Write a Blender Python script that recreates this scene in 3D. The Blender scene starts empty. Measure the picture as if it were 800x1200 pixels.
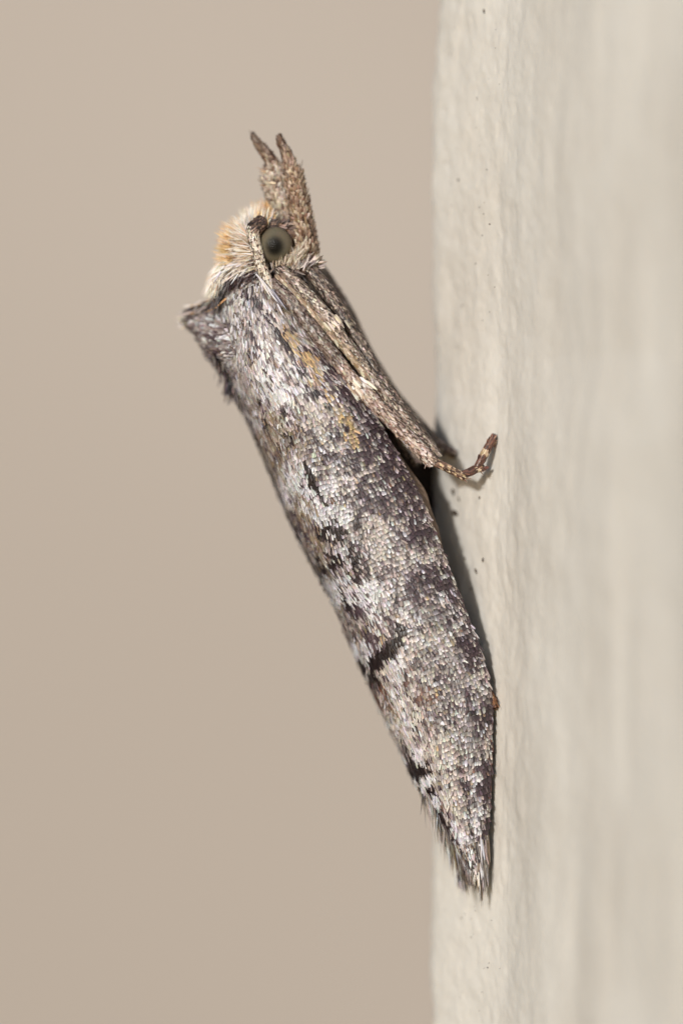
import bpy, math
import numpy as np
from mathutils import Vector

# ------------------------------------------------------------------ scene, camera, light
# 1 Blender unit = 1 mm (unit scale 0.001); the moth is about 9.4 mm long.
sc = bpy.context.scene
sc.unit_settings.system = 'METRIC'
sc.unit_settings.scale_length = 0.001
col = sc.collection
rng = np.random.default_rng(11)

cam_d = bpy.data.cameras.new('camera')
cam = bpy.data.objects.new('camera', cam_d)
col.objects.link(cam)
CAM_DIST = 150.0
FOCUS_Y = -0.22
cam.location = (0.0, FOCUS_Y - CAM_DIST, 0.0)
cam.rotation_euler = (math.radians(90), 0, 0)
cam_d.sensor_fit = 'VERTICAL'
cam_d.sensor_height = 360.0
cam_d.sensor_width = 360.0
cam_d.lens = 360.0 * CAM_DIST / 12.0
cam_d.clip_start = 1.0
cam_d.clip_end = 5000.0
cam_d.dof.use_dof = True
cam_d.dof.focus_distance = CAM_DIST
cam_d.dof.aperture_fstop = 0.42          # aperture about 10 mm wide: macro depth of field
cam_d.dof.aperture_blades = 9
sc.camera = cam

SUN = Vector((-0.42, -0.87, 0.27)).normalized()      # direction towards the sun
w = bpy.data.worlds.new('World')
sc.world = w
w.use_nodes = True
wn = w.node_tree
bg = wn.nodes['Background']
sky = wn.nodes.new('ShaderNodeTexSky')
sky.sky_type = 'NISHITA'
sky.sun_disc = False
sky.sun_elevation = math.asin(SUN.z)
sky.sun_rotation = math.atan2(SUN.x, SUN.y)
sky.air_density = 1.0
sky.dust_density = 0.6
sky.ozone_density = 1.5
wn.links.new(sky.outputs[0], bg.inputs[0])
bg.inputs[1].default_value = 0.10

sd = bpy.data.lights.new('sun', 'SUN')
sd.energy = 2.1
sd.angle = math.radians(4.0)
sd.color = (1.0, 0.975, 0.94)
so = bpy.data.objects.new('sun', sd)
col.objects.link(so)
so.rotation_euler = SUN.to_track_quat('Z', 'Y').to_euler()
so.location = SUN * 60

vs = sc.view_settings
vs.view_transform = 'Standard'
vs.look = 'None'
vs.gamma = 1.0
vs.exposure = 0.2
sc.cycles.use_denoising = True
sc.cycles.use_adaptive_sampling = False
vs.use_curve_mapping = False

# ------------------------------------------------------------------ helpers
U = 0.01                                              # work in hundredths of a millimetre
def P(u, v, d=0.0):
    """u to the right, v downwards, d away from the camera (hundredths of a mm)."""
    return np.stack(np.broadcast_arrays(np.asarray(u, float) - 400.0, np.asarray(d, float),
                                        600.0 - np.asarray(v, float)), -1)

def unit(a):
    return a / np.maximum(np.linalg.norm(a, axis=-1, keepdims=True), 1e-9)

def lin(c):
    c = np.asarray(c, float) / 255.0
    return np.where(c <= 0.04045, c / 12.92, ((c + 0.055) / 1.055) ** 2.4)

_tab = np.random.default_rng(5).random((64, 64))
def vnoise(x, y, seed=0):
    x = np.asarray(x, float) + seed * 17.31; y = np.asarray(y, float) + seed * 7.77
    xi = np.floor(x).astype(int); yi = np.floor(y).astype(int)
    fx = x - xi; fy = y - yi
    fx = fx * fx * (3 - 2 * fx); fy = fy * fy * (3 - 2 * fy)
    g = lambda i, j: _tab[i % 64, j % 64]
    return ((g(xi, yi) * (1 - fx) + g(xi + 1, yi) * fx) * (1 - fy)
            + (g(xi, yi + 1) * (1 - fx) + g(xi + 1, yi + 1) * fx) * fy)

def fbm(x, y, seed=0, o=3):
    r = 0; a = 0.5; t = 0
    for k in range(o):
        r = r + a * vnoise(x * 2 ** k, y * 2 ** k, seed + k); t += a; a *= 0.55
    return r / t

def mesh_obj(name, verts, faces, mat, parent=None, smooth=True, attrs=None):
    me = bpy.data.meshes.new(name)
    verts = np.asarray(verts, float) * U
    faces = np.asarray(faces)
    n = faces.shape[1]
    me.vertices.add(len(verts)); me.vertices.foreach_set('co', verts.ravel())
    me.loops.add(faces.size); me.loops.foreach_set('vertex_index', faces.ravel().astype(np.int32))
    me.polygons.add(len(faces))
    me.polygons.foreach_set('loop_start', np.arange(0, faces.size, n, dtype=np.int32))
    me.polygons.foreach_set('loop_total', np.full(len(faces), n, dtype=np.int32))
    me.polygons.foreach_set('use_smooth', np.full(len(faces), smooth))
    if attrs:
        for k, a in attrs.items():
            a = np.asarray(a, np.float32)
            if a.ndim == 2:
                at = me.attributes.new(k, 'FLOAT_COLOR', 'POINT')
                at.data.foreach_set('color', np.concatenate([a, np.ones((len(a), 1), np.float32)], 1).ravel())
            else:
                at = me.attributes.new(k, 'FLOAT', 'POINT')
                at.data.foreach_set('value', a)
    me.update(calc_edges=True)
    me.validate()
    me.materials.append(mat)
    o = bpy.data.objects.new(name, me)
    col.objects.link(o)
    if parent is not None:
        o.parent = parent
        o.matrix_parent_inverse = parent.matrix_basis.inverted()
    return o

def grid_faces(nr, nc, closed=False):
    i = np.arange(nr - 1)[:, None]
    j = np.arange(nc if closed else nc - 1)[None, :]
    j2 = (j + 1) % nc
    return np.stack([i * nc + j, i * nc + j2, (i + 1) * nc + j2, (i + 1) * nc + j], -1).reshape(-1, 4)

def nodes(name):
    m = bpy.data.materials.new(name)
    m.use_nodes = True
    return m, m.node_tree, m.node_tree.nodes['Principled BSDF']

# ------------------------------------------------------------------ materials
def mat_scale():
    m, t, b = nodes('moth_scales')
    a = t.nodes.new('ShaderNodeAttribute'); a.attribute_name = 'Col'
    r = t.nodes.new('ShaderNodeAttribute'); r.attribute_name = 'rnd'
    t.links.new(a.outputs['Color'], b.inputs['Base Color'])
    mr = t.nodes.new('ShaderNodeMapRange')
    mr.inputs['To Min'].default_value = 0.32; mr.inputs['To Max'].default_value = 0.65
    t.links.new(r.outputs['Fac'], mr.inputs['Value'])
    t.links.new(mr.outputs[0], b.inputs['Roughness'])
    b.inputs['Specular IOR Level'].default_value = 0.62
    return m

def mat_plain(name, rgb, rough=0.6, scale=30.0, var=0.35, spec=0.4):
    m, t, b = nodes(name)
    tc = t.nodes.new('ShaderNodeTexCoord')
    n = t.nodes.new('ShaderNodeTexNoise'); n.inputs['Scale'].default_value = scale; n.inputs['Detail'].default_value = 5
    t.links.new(tc.outputs['Object'], n.inputs['Vector'])
    mx = t.nodes.new('ShaderNodeMix'); mx.data_type = 'RGBA'
    c = lin(rgb)
    mx.inputs[6].default_value = (*(c * (1 - var)), 1); mx.inputs[7].default_value = (*(c * (1 + var)), 1)
    t.links.new(n.outputs['Fac'], mx.inputs[0]); t.links.new(mx.outputs[2], b.inputs['Base Color'])
    bp = t.nodes.new('ShaderNodeBump'); bp.inputs['Strength'].default_value = 0.5; bp.inputs['Distance'].default_value = 0.02
    t.links.new(n.outputs['Fac'], bp.inputs['Height']); t.links.new(bp.outputs[0], b.inputs['Normal'])
    b.inputs['Roughness'].default_value = rough
    b.inputs['Specular IOR Level'].default_value = spec
    return m

M_SCALE = mat_scale()
M_SKIN = mat_plain('moth_skin', (92, 74, 62))
M_MEMB = mat_plain('wing_membrane', (66, 54, 46))
M_HIND = mat_plain('hindwing_membrane', (112, 94, 80))
M_TARS = mat_plain('tarsus_skin', (88, 56, 44), 0.45, 40)

def mat_eye():
    m, t, b = nodes('compound_eye')
    tc = t.nodes.new('ShaderNodeTexCoord')
    sub = t.nodes.new('ShaderNodeVectorMath'); sub.operation = 'DISTANCE'
    sub.inputs[1].default_value = (-0.03, -1.0, -0.08)
    t.links.new(tc.outputs['Object'], sub.inputs[0])
    cr = t.nodes.new('ShaderNodeValToRGB')
    e = cr.color_ramp.elements
    k = 0.19 * 0
    cr.color_ramp.interpolation = 'B_SPLINE'
    e[0].position = 0.15; e[0].color = (*(lin((22, 20, 17))), 1)
    e[1].position = 1.0; e[1].color = (*(lin((112, 103, 86))), 1)
    for ps, cl in ((0.34, (32, 29, 25)), (0.50, (70, 65, 55)), (0.70, (112, 104, 88))):
        x = e.new(ps); x.color = (*(lin(cl)), 1)
    t.links.new(sub.outputs['Value'], cr.inputs[0])
    n = t.nodes.new('ShaderNodeTexNoise'); n.inputs['Scale'].default_value = 1.6
    t.links.new(tc.outputs['Object'], n.inputs['Vector'])
    mx = t.nodes.new('ShaderNodeMix'); mx.data_type = 'RGBA'; mx.blend_type = 'MULTIPLY'
    mx.inputs[0].default_value = 0.5
    t.links.new(cr.outputs[0], mx.inputs[6]); t.links.new(n.outputs['Color'], mx.inputs[7])
    hs = t.nodes.new('ShaderNodeMix'); hs.data_type = 'RGBA'; hs.inputs[0].default_value = 0.3
    t.links.new(cr.outputs[0], hs.inputs[6]); t.links.new(mx.outputs[2], hs.inputs[7])
    t.links.new(hs.outputs[2], b.inputs['Base Color'])
    vo = t.nodes.new('ShaderNodeTexVoronoi'); vo.inputs['Scale'].default_value = 13.0
    t.links.new(tc.outputs['Object'], vo.inputs['Vector'])
    bp = t.nodes.new('ShaderNodeBump'); bp.inputs['Strength'].default_value = 0.5; bp.inputs['Distance'].default_value = 0.006
    bp.invert = True
    t.links.new(vo.outputs['Distance'], bp.inputs['Height']); t.links.new(bp.outputs[0], b.inputs['Normal'])
    b.inputs['Roughness'].default_value = 0.36
    b.inputs['Specular IOR Level'].default_value = 0.16
    return m
M_EYE = mat_eye()

def mat_wall():
    m, t, b = nodes('cream_wall_paint')
    tc = t.nodes.new('ShaderNodeTexCoord')
    def noise(scale, det, mp=None):
        n = t.nodes.new('ShaderNodeTexNoise'); n.inputs['Scale'].default_value = scale; n.inputs['Detail'].default_value = det
        if mp:
            q = t.nodes.new('ShaderNodeMapping'); q.inputs['Scale'].default_value = mp
            t.links.new(tc.outputs['Object'], q.inputs[0]); t.links.new(q.outputs[0], n.inputs['Vector'])
        else:
            t.links.new(tc.outputs['Object'], n.inputs['Vector'])
        return n
    n1 = noise(0.9, 4, (1, 1, 0.45)); n2 = noise(9, 6); n3 = noise(60, 3)
    mx = t.nodes.new('ShaderNodeMix'); mx.data_type = 'RGBA'
    mx.inputs[6].default_value = (0.60, 0.563, 0.505, 1); mx.inputs[7].default_value = (0.715, 0.69, 0.637, 1)
    ad = t.nodes.new('ShaderNodeMath'); ad.operation = 'MULTIPLY_ADD'; ad.inputs[1].default_value = 0.25
    t.links.new(n2.outputs['Fac'], ad.inputs[0])
    ms = t.nodes.new('ShaderNodeMath'); ms.operation = 'MULTIPLY'; ms.inputs[1].default_value = 0.75
    t.links.new(n1.outputs['Fac'], ms.inputs[0]); t.links.new(ms.outputs[0], ad.inputs[2])
    mr = t.nodes.new('ShaderNodeMapRange'); mr.inputs['From Min'].default_value = 0.3; mr.inputs['From Max'].default_value = 0.7
    t.links.new(ad.outputs[0], mr.inputs['Value']); t.links.new(mr.outputs[0], mx.inputs[0])
    t.links.new(mx.outputs[2], b.inputs['Base Color'])
    b1 = t.nodes.new('ShaderNodeBump'); b1.inputs['Strength'].default_value = 0.4; b1.inputs['Distance'].default_value = 0.022
    t.links.new(n2.outputs['Fac'], b1.inputs['Height'])
    b2 = t.nodes.new('ShaderNodeBump'); b2.inputs['Strength'].default_value = 0.3; b2.inputs['Distance'].default_value = 0.006
    t.links.new(n3.outputs['Fac'], b2.inputs['Height']); t.links.new(b1.outputs[0], b2.inputs['Normal'])
    t.links.new(b2.outputs[0], b.inputs['Normal'])
    b.inputs['Roughness'].default_value = 0.55
    b.inputs['Specular IOR Level'].default_value = 0.3
    return m
M_WALL = mat_wall()
M_SPECK = mat_plain('dirt', (70, 58, 46), 0.8)

def mat_back():
    m, t, b = nodes('beige_render')
    tc = t.nodes.new('ShaderNodeTexCoord')
    n = t.nodes.new('ShaderNodeTexNoise'); n.inputs['Scale'].default_value = 0.045; n.inputs['Detail'].default_value = 2
    t.links.new(tc.outputs['Object'], n.inputs['Vector'])
    mx = t.nodes.new('ShaderNodeMix'); mx.data_type = 'RGBA'
    mx.inputs[6].default_value = (0.41, 0.355, 0.305, 1); mx.inputs[7].default_value = (0.58, 0.522, 0.47, 1)
    t.links.new(n.outputs['Fac'], mx.inputs[0]); t.links.new(mx.outputs[2], b.inputs['Base Color'])
    b.inputs['Roughness'].default_value = 0.85
    return m
M_BACK = mat_back()

# ------------------------------------------------------------------ background wall (bowed a little, far out of focus)
yy = np.linspace(-16000, 16000, 41)
xx = np.linspace(-16000, 16000, 21)
rows = []
for z in yy:
    # bow added for shading: lower part looks a little downwards and renders darker
    sag = 13000 + 0.000022 * (z - 2600) ** 2
    rows.append(np.stack([xx, np.full_like(xx, sag), np.full_like(xx, z)], -1))
o = mesh_obj('background_wall', np.concatenate(rows), grid_faces(41, 21), M_BACK)
o['kind'] = 'structure'
o['label'] = 'blurred plain beige wall far behind the moth'

# ------------------------------------------------------------------ painted wall edge
prof = np.array([(2600, 520), (900, 330), (640, 235), (545, 168), (514, 135), (506, 108), (510, 92), (535, 56), (584, -8), (597, -30),
                 (611, -66), (642, -136), (700, -256), (800, -450), (900, -645), (1250, -1300), (2600, -4200)], float)
seg = np.linalg.norm(np.diff(prof, axis=0), axis=1)
cum = np.concatenate([[0], np.cumsum(seg)])
smp = []
for k in range(len(prof) - 1):
    mx_, mn_ = max(prof[k][0], prof[k + 1][0]), min(prof[k][0], prof[k + 1][0])
    step = 2.2 if mx_ <= 600 else (4.0 if mx_ <= 710 else (10 if mx_ <= 900 else (40 if mx_ <= 1250 else 300)))
    smp.append(np.arange(cum[k], cum[k + 1] - 1e-6, step))
wv = np.concatenate(smp + [[cum[-1]]])
def smooth_interp(x, xp, fp, r):
    return sum(np.interp(x + k * r, xp, fp) for k in (-1, -.6, -.2, .2, .6, 1)) / 6
px_ = smooth_interp(wv, cum, prof[:, 0], 9); pd_ = smooth_interp(wv, cum, prof[:, 1], 9)
tz = np.arange(-1100, 2301, 3.4)                      # v of each row
WW, VV = np.meshgrid(wv, tz)
tx = np.gradient(px_, wv); td = np.gradient(pd_, wv)
nx, nd = td, -tx                                       # outward (left / towards the camera)
nl = np.hypot(nx, nd); nx, nd = nx / nl, nd / nl
w0 = cum[8]                                            # contact line
rel = WW - w0
h = 3.0 * (fbm(rel / 46, VV / 95, 3) - 0.5) * 2
h += .7 * (fbm(rel / 22, VV / 150, 9) - 0.5) * 2      # brush ridges
h += 1.5 * (fbm(rel / 17, VV / 24, 15) - 0.5) * 2      # lumps in the paint
h += 0.45 * (fbm(rel / 5, VV / 6, 21) - 0.5) * 2
ridge = np.exp(-((rel - 26) / 9) ** 2) * (.6 + 1.0 * (fbm(VV / 60, VV * 0, 30) - 0.4))
h += ridge
far = np.clip((rel - 60) / 120, 0, 1)
h *= 1 - .7 * far
h += far * 11 * (fbm(rel / 120, VV / 900, 40) - 0.5) * 2
h += far * 4 * (fbm(rel / 100 + VV / 400, VV / 140 - rel / 300, 44) - 0.5) * 2
shift = -3.5 * np.interp(VV, [-200, 0, 120, 220, 330, 420, 520, 700, 900, 1050, 1200, 1500], [0, -2.2, -.2, .3, -.2, -1.2, .2, -.5, 0, -.2, .4, 0]) + 7.0 * (fbm(VV / 75, VV * 0 + 3.3, 12) - .5) * np.clip((40 - rel) / 100, 0, 1)
VX = px_[None, :] + nx[None, :] * h + shift
VD = pd_[None, :] + nd[None, :] * h
wall = mesh_obj('painted_wall', P(VX, VV, VD).reshape(-1, 3), grid_faces(len(tz), len(wv)), M_WALL)
wall['kind'] = 'structure'
wall['label'] = 'rough cream painted wall edge that the moth clings to'

def wall_at(u, v):
    """depth and normal of the wall's visible face at u, v (nominal profile)"""
    m = np.arange(len(wv))[wv > cum[6]]
    i = int(m[np.argmin(abs(px_[m] - u))])
    r = int(np.argmin(abs(tz - v)))
    i2 = int(m[np.argmin(abs(VX[r, m] - u))])
    return VX[r, i2], VD[r, i2], (nx[i2], nd[i2])

# specks of dirt in the paint
spk_v, spk_f = [], []
specks = [(567, 12, 1.2, 4.5, 10), (531, 576, 2.2, 5, 12), (533, 601, 4, 3.6, -20), (538, 585, 1.2, 4, 25), (527, 590, 1, 3, -10), (518, 581, 2.0, 1.2, 0), (562, 583, 1.4, 1.8, 0),
          (557, 669, 1.2, 5, 22), (545, 655, .9, 2.5, 15), (566, 656, 1.1, 3, -10), (552, 690, .8, 1.5, 0), (573, 262, 1.2, 1.2, 0),
          (566, 250, .8, .8, 0), (558, 308, .9, .9, 0), (537, 209, 1.6, 1.6, 0), (528, 60, 1, 1, 0), (542, 357, .9, .9, 0), (562, 242, .7, .9, 0),
          (565, 275, .8, .8, 0), (522, 187, 1.1, 1.1, 0), (570, 198, .8, .9, 0), (541, 1078, .9, 1.1, 0), (552, 1100, .8, .9, 0), (571, 1135, .9, 1.0, 0)]
for k in range(46):
    specks.append((rng.uniform(520, 586), rng.uniform(0, 480) if k < 32 else rng.uniform(1060, 1200), rng.uniform(.35, .7), rng.uniform(.35, .8), rng.uniform(-60, 60)))
for (u, v, ru, rv, an) in specks:
    x0, d0, (a_, b_) = wall_at(u, v)
    n_ = np.array([a_, b_, 0.0]); tx_ = np.array([b_ * -1, a_, 0.0]); tx_ = tx_ if tx_[0] > 0 else -tx_
    tz_ = np.array([0, 0, 1.0])
    c_ = P(x0, v, d0); base = len(spk_v)
    ca, sa = math.cos(math.radians(an)), math.sin(math.radians(an))
    ring = 9
    for (rr, hh) in ((1.0, -0.4), (0.6, 0.55)):
        for q in range(ring):
            ph = 2 * math.pi * q / ring
            e = rr * (1 + rng.uniform(-.3, .3))
            aa, bb = e * ru * 1.6 * math.cos(ph), e * rv * math.sin(ph)
            aa, bb = aa * ca - bb * sa, aa * sa + bb * ca
            spk_v.append(c_ + tx_ * aa + tz_ * bb + n_ * hh)
    spk_v.append(c_ + n_ * 0.8)
    for q in range(ring):
        q2 = (q + 1) % ring
        spk_f.append((base + q, base + q2, base + ring + q2, base + ring + q))
        spk_f.append((base + ring + q, base + ring + q2, base + 2 * ring, base + 2 * ring))
tri = [f for f in spk_f if f[2] != f[3]]
cap = [f[:3] for f in spk_f if f[2] == f[3]]
me = bpy.data.meshes.new('dirt_specks')
me.from_pydata([tuple(p * U) for p in spk_v], [], [tuple(int(i) for i in f) for f in tri + cap])
me.materials.append(M_SPECK)
o = bpy.data.objects.new('dirt_specks', me); col.objects.link(o); o.parent = wall
o['kind'] = 'stuff'

# ------------------------------------------------------------------ coats of scales and hairs
SHIELD = (np.array([0, .22, .62, .88, 1.0]), np.array([.42, .85, 1.0, .82, .34]))
HAIR = (np.array([0, .3, .65, 1.0]), np.array([.8, 1.0, .7, .12]))
BLADE = (np.array([0, .3, .75, 1.0]), np.array([.5, .95, .85, .2]))

class Coat:
    def __init__(self):
        self.v, self.f, self.c, self.r, self.n = [], [], [], [], 0
    def add(self, pos, t, nrm, L, W, lift, c0, c1=None, curl=0.12, shape=SHIELD, off=0.4, pw=None):
        pos = np.asarray(pos, float); N = len(pos)
        if N == 0: return
        bc = lambda a: np.broadcast_to(np.asarray(a, float), (N,))
        L, W, lift, curl, off = map(bc, (L, W, lift, curl, off))
        t = unit(np.broadcast_to(t, (N, 3))); nrm = np.broadcast_to(nrm, (N, 3))
        nrm = unit(nrm - t * (nrm * t).sum(-1, keepdims=True))
        side = np.cross(t, nrm)
        c0 = np.broadcast_to(c0, (N, 3)); c1 = c0 if c1 is None else np.broadcast_to(c1, (N, 3))
        rr, ww = shape; K = len(rr); cc = np.array([-1., 0., 1.])
        R = rr[None, :, None, None]; Wd = ww[None, :, None, None]; C = cc[None, None, :, None]
        e = lambda a: a[:, None, None, None]
        v3 = lambda a: a[:, None, None, :]
        X = (v3(pos) + v3(t) * (e(L) * R * np.cos(e(lift)))
             + v3(nrm) * (e(off) + e(L) * R * np.sin(e(lift)) - e(curl) * e(L) * R ** 2)
             + v3(side) * (e(W) * .5 * Wd * C) - v3(nrm) * (.16 * e(W) * C ** 2 * Wd))
        RC = R if pw is None else R ** e(np.broadcast_to(pw, (N,)))
        colr = v3(c0) * (1 - RC) + v3(c1) * RC + 0 * C
        rn = rng.random(N)
        self.v.append(X.reshape(-1, 3)); self.c.append(np.broadcast_to(colr, X.shape).reshape(-1, 3))
        self.r.append(np.repeat(rn, K * 3))
        g = grid_faces(K, 3)
        self.f.append((g[None] + (np.arange(N) * K * 3)[:, None, None] + self.n).reshape(-1, 4))
        self.n += N * K * 3
    def build(self, name, parent):
        o = mesh_obj(name, np.concatenate(self.v), np.concatenate(self.f), M_SCALE, parent,
                     attrs={'Col': np.clip(np.concatenate(self.c), 0.002, 0.93), 'rnd': np.concatenate(self.r)})
        o['kind'] = 'stuff'
        return o

def jit(c, n, amt=0.16, hue=0.05):
    """n individual colours around one sRGB colour"""
    b = lin(c)[None, :] * np.exp(rng.normal(0, amt, (n, 1))) * np.exp(rng.normal(0, hue, (n, 3)))
    return b * GAIN
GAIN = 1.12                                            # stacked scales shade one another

def mixcols(cols, probs, n, amt=0.16):
    k = rng.choice(len(cols), n, p=np.asarray(probs, float) / sum(probs))
    out = np.zeros((n, 3))
    for i, c in enumerate(cols):
        m = k == i
        out[m] = jit(c, int(m.sum()), amt)
    return out

# ------------------------------------------------------------------ tubes (limbs, palps, body)
def spline(pts, n):
    pts = np.asarray(pts, float)
    x = np.concatenate([[0], np.cumsum(np.linalg.norm(np.diff(pts[:, :3], axis=0), axis=1))])
    q = np.linspace(0, x[-1], n)
    ext = np.concatenate([[2 * pts[0] - pts[1]], pts, [2 * pts[-1] - pts[-2]]])
    i = np.clip(np.searchsorted(x, q, side='right') - 1, 0, len(pts) - 2)
    t = ((q - x[i]) / (x[i + 1] - x[i]))[:, None]
    p0, p1, p2, p3 = ext[i], ext[i + 1], ext[i + 2], ext[i + 3]
    r = .5 * (2 * p1 + (p2 - p0) * t + (2 * p0 - 5 * p1 + 4 * p2 - p3) * t * t + (3 * p1 - p0 - 3 * p2 + p3) * t ** 3)
    lo = np.minimum(p1, p2)[:, 3:]; hi = np.maximum(p1, p2)[:, 3:]
    r[:, 3:] = np.clip(r[:, 3:], lo * .9, hi * 1.1)
    return r, x[-1]

class Tube:
    """points (u, v, d, radius in the picture plane, radius in depth)"""
    def __init__(self, pts, n=40):
        pts = [tuple(p) if len(p) == 5 else tuple(p) + (p[3],) for p in pts]
        self.s, self.len = spline(pts, n)
        self.c = P(self.s[:, 0], self.s[:, 1], self.s[:, 2])
        self.t = unit(np.gradient(self.c, axis=0))
        dep = np.array([0, 1.0, 0])
        self.b = unit(dep - self.t * (self.t @ dep)[:, None])       # depth-ish
        self.a = np.cross(self.t, self.b)                            # in-plane, to one side
        self.n = n
    def at(self, x, phi):
        """x in 0..1 along, phi: 0 = towards the camera, 90 = along +a"""
        k = np.clip(x, 0, 1) * (self.n - 1)
        f = lambda arr: np.stack([np.interp(k, np.arange(self.n), arr[:, j]) for j in range(arr.shape[1])], -1)
        c, t, a, b, r = f(self.c), unit(f(self.t)), unit(f(self.a)), unit(f(self.b)), f(self.s[:, 3:5])
        ca, sa = np.cos(phi)[:, None], np.sin(phi)[:, None]
        p = c - b * ca * r[:, 1:2] + a * sa * r[:, 0:1]
        nr = unit(-b * ca * r[:, 0:1] + a * sa * r[:, 1:2])
        return p, t, nr
    def mesh(self, name, mat, parent, ring=20, amp=0.0):
        ph = np.linspace(0, 2 * math.pi, ring, endpoint=False)
        X, F = np.meshgrid(np.linspace(0, 1, self.n), ph, indexing='ij')
        p, t, nr = self.at(X.ravel(), F.ravel())
        v = np.concatenate([p, self.c[:1] - self.t[:1] * self.s[0, 3] * .4, self.c[-1:] + self.t[-1:] * self.s[-1, 3] * .4])
        f = [tuple(q) for q in grid_faces(self.n, ring, True)[:, ::-1]]
        k0 = len(p); k1 = k0 + 1; e = (self.n - 1) * ring
        f3 = [(k0, j, (j + 1) % ring) for j in range(ring)] + [(k1, e + (j + 1) % ring, e + j) for j in range(ring)]
        me = bpy.data.meshes.new(name)
        me.from_pydata([tuple(q * U) for q in v], [], [tuple(map(int, q)) for q in f + f3])
        me.polygons.foreach_set('use_smooth', np.ones(len(me.polygons), bool))
        me.materials.append(mat); me.update()
        o = bpy.data.objects.new(name, me); col.objects.link(o)
        if parent is not None:
            o.parent = parent; o.matrix_parent_inverse = parent.matrix_basis.inverted()
        return o
    def coat(self, coat, n, L, W, lift, colf, x0=0., x1=1., phi=None, jl=.25, jt=.18, shape=SHIELD, curl=.12, rev=False, jlift=.1, off=.4):
        x = rng.uniform(x0, x1, n)
        ph = rng.uniform(-math.pi, math.pi, n) if phi is None else rng.uniform(phi[0], phi[1], n)
        p, t, nr = self.at(x, ph)
        if rev: t = -t
        sd_ = np.cross(t, nr)
        t = unit(t + sd_ * rng.normal(0, jt, (n, 1)))
        c0, c1 = colf(x, ph, n)
        coat.add(p, t, nr, L * np.exp(rng.normal(0, jl, n)), W * np.exp(rng.normal(0, .2, n)),
                 lift + rng.normal(0, jlift, n), c0, c1, curl, shape, off)

# ------------------------------------------------------------------ the moth
moth = bpy.data.objects.new('moth', None)
col.objects.link(moth)
moth.empty_display_size = 1.0
moth.location = tuple(P(578, 830, 0) * U)
bpy.context.view_layer.update()
moth['label'] = 'mottled grey and brown moth clinging head up to the cream painted wall'
moth['category'] = 'moth'

# ---- body: head, thorax and abdomen in one skin
DM = 50.0
body_t = Tube([(346, 262, 42, 10, 14), (336, 268, 42, 22, 28), (322, 288, 44, 29, 36), (306, 314, 48, 31, 40), (296, 342, 50, 40, 56),
               (303, 385, 50, 48, 66), (330, 440, 50, 50, 66), (375, 520, 50, 46, 58), (430, 620, 46, 42, 50), (490, 750, 38, 30, 36),
               (538, 880, 26, 16, 18), (556, 950, 18, 6, 7)], 90)
body = body_t.mesh('body', M_SKIN, moth, 36)

# ---- forewings
O_ = np.array([320., 320.]); A_ = np.array([.37, .929]); A_ /= np.linalg.norm(A_); B_ = np.array([A_[1], -A_[0]])
Rp = np.array([(322, 318), (338, 342), (365, 384), (395, 427), (420, 457), (447, 500), (470, 540), (492, 580), (508, 620), (520, 650), (535, 690), (550, 730), (565, 765),
               (573, 800), (576, 830), (576, 880), (573, 950), (570, 1000), (565, 1035)], float)
Lp = np.array([(282, 322), (264, 360), (262, 420), (273, 450), (291, 490), (311, 535), (331, 585), (351, 630), (378, 680), (396, 715), (415, 760),
               (433, 800), (451, 840), (471, 880), (486, 915), (501, 940), (515, 965), (535, 1000), (551, 1030)], float)
sR, qRv = (Rp - O_) @ A_, (Rp - O_) @ B_
sL, qLv = (Lp - O_) @ A_, (Lp - O_) @ B_
S0, S1 = 4.0, 748.0
sq = np.linspace(-30, 790, 400)
def sm(xp, fp):
    y = np.interp(sq, xp, fp)
    k = np.hanning(27); k /= k.sum()
    return np.convolve(np.pad(y, 13, 'edge'), k, 'valid')
QR, QL = sm(sR, qRv), sm(sL, qLv)
TH0 = math.radians(-42)
def wing(s, v, far=False):
    """point on the wing: s along, v = 0 costal edge (wall side) .. 1 back ridge"""
    s = np.asarray(s, float); v = np.asarray(v, float)
    qr, ql = np.interp(s, sq, QR), np.interp(s, sq, QL)
    k_ = np.clip((s - 330) / 90, 0, 1); k_ = k_ * k_ * (3 - 2 * k_)
    th = TH0 + (math.pi / 2 + math.radians(30 if far else -20) * k_ - TH0) * v
    f = (np.sin(th) - math.sin(TH0)) / (1 - math.sin(TH0))
    D = np.interp(s, [0, 60, 160, 300, 450, 560, 650, 720, 770], [62, 76, 84, 88, 80, 62, 44, 28, 20])
    dm = np.interp(s, [0, 300, 450, 600, 770], [50, 50, 44, 28, 8])
    q = qr + (ql - qr) * f
    g = np.cos(th)
    fold = 5.0 * np.exp(-((v - .33) / .07) ** 2) * np.clip((s - 420) / 120, 0, 1) * np.clip((770 - s) / 150, 0, 1)
    dep = D * g - fold + 1.6 * (fbm(s / 60, v * 5, 7) - .5) * np.clip(v * 6, 0, 1)
    if far:
        q = q + (1 - f) * (np.interp(s, [120, 170, 215, 260, 305, 350, 400, 440], [0, 15, 46, 44, 34, 20, 8, 0]) - np.interp(s, [350, 470], [0, 1.3]) * D * g)
        return P(O_[0] + A_[0] * s + B_[0] * q - 4, O_[1] + A_[1] * s + B_[1] * q - 2, dm + dep + 1.5)
    q = q - 1.2 * k_ * v
    return P(O_[0] + A_[0] * s + B_[0] * q, O_[1] + A_[1] * s + B_[1] * q, dm - dep - 2.5 * k_)

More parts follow.
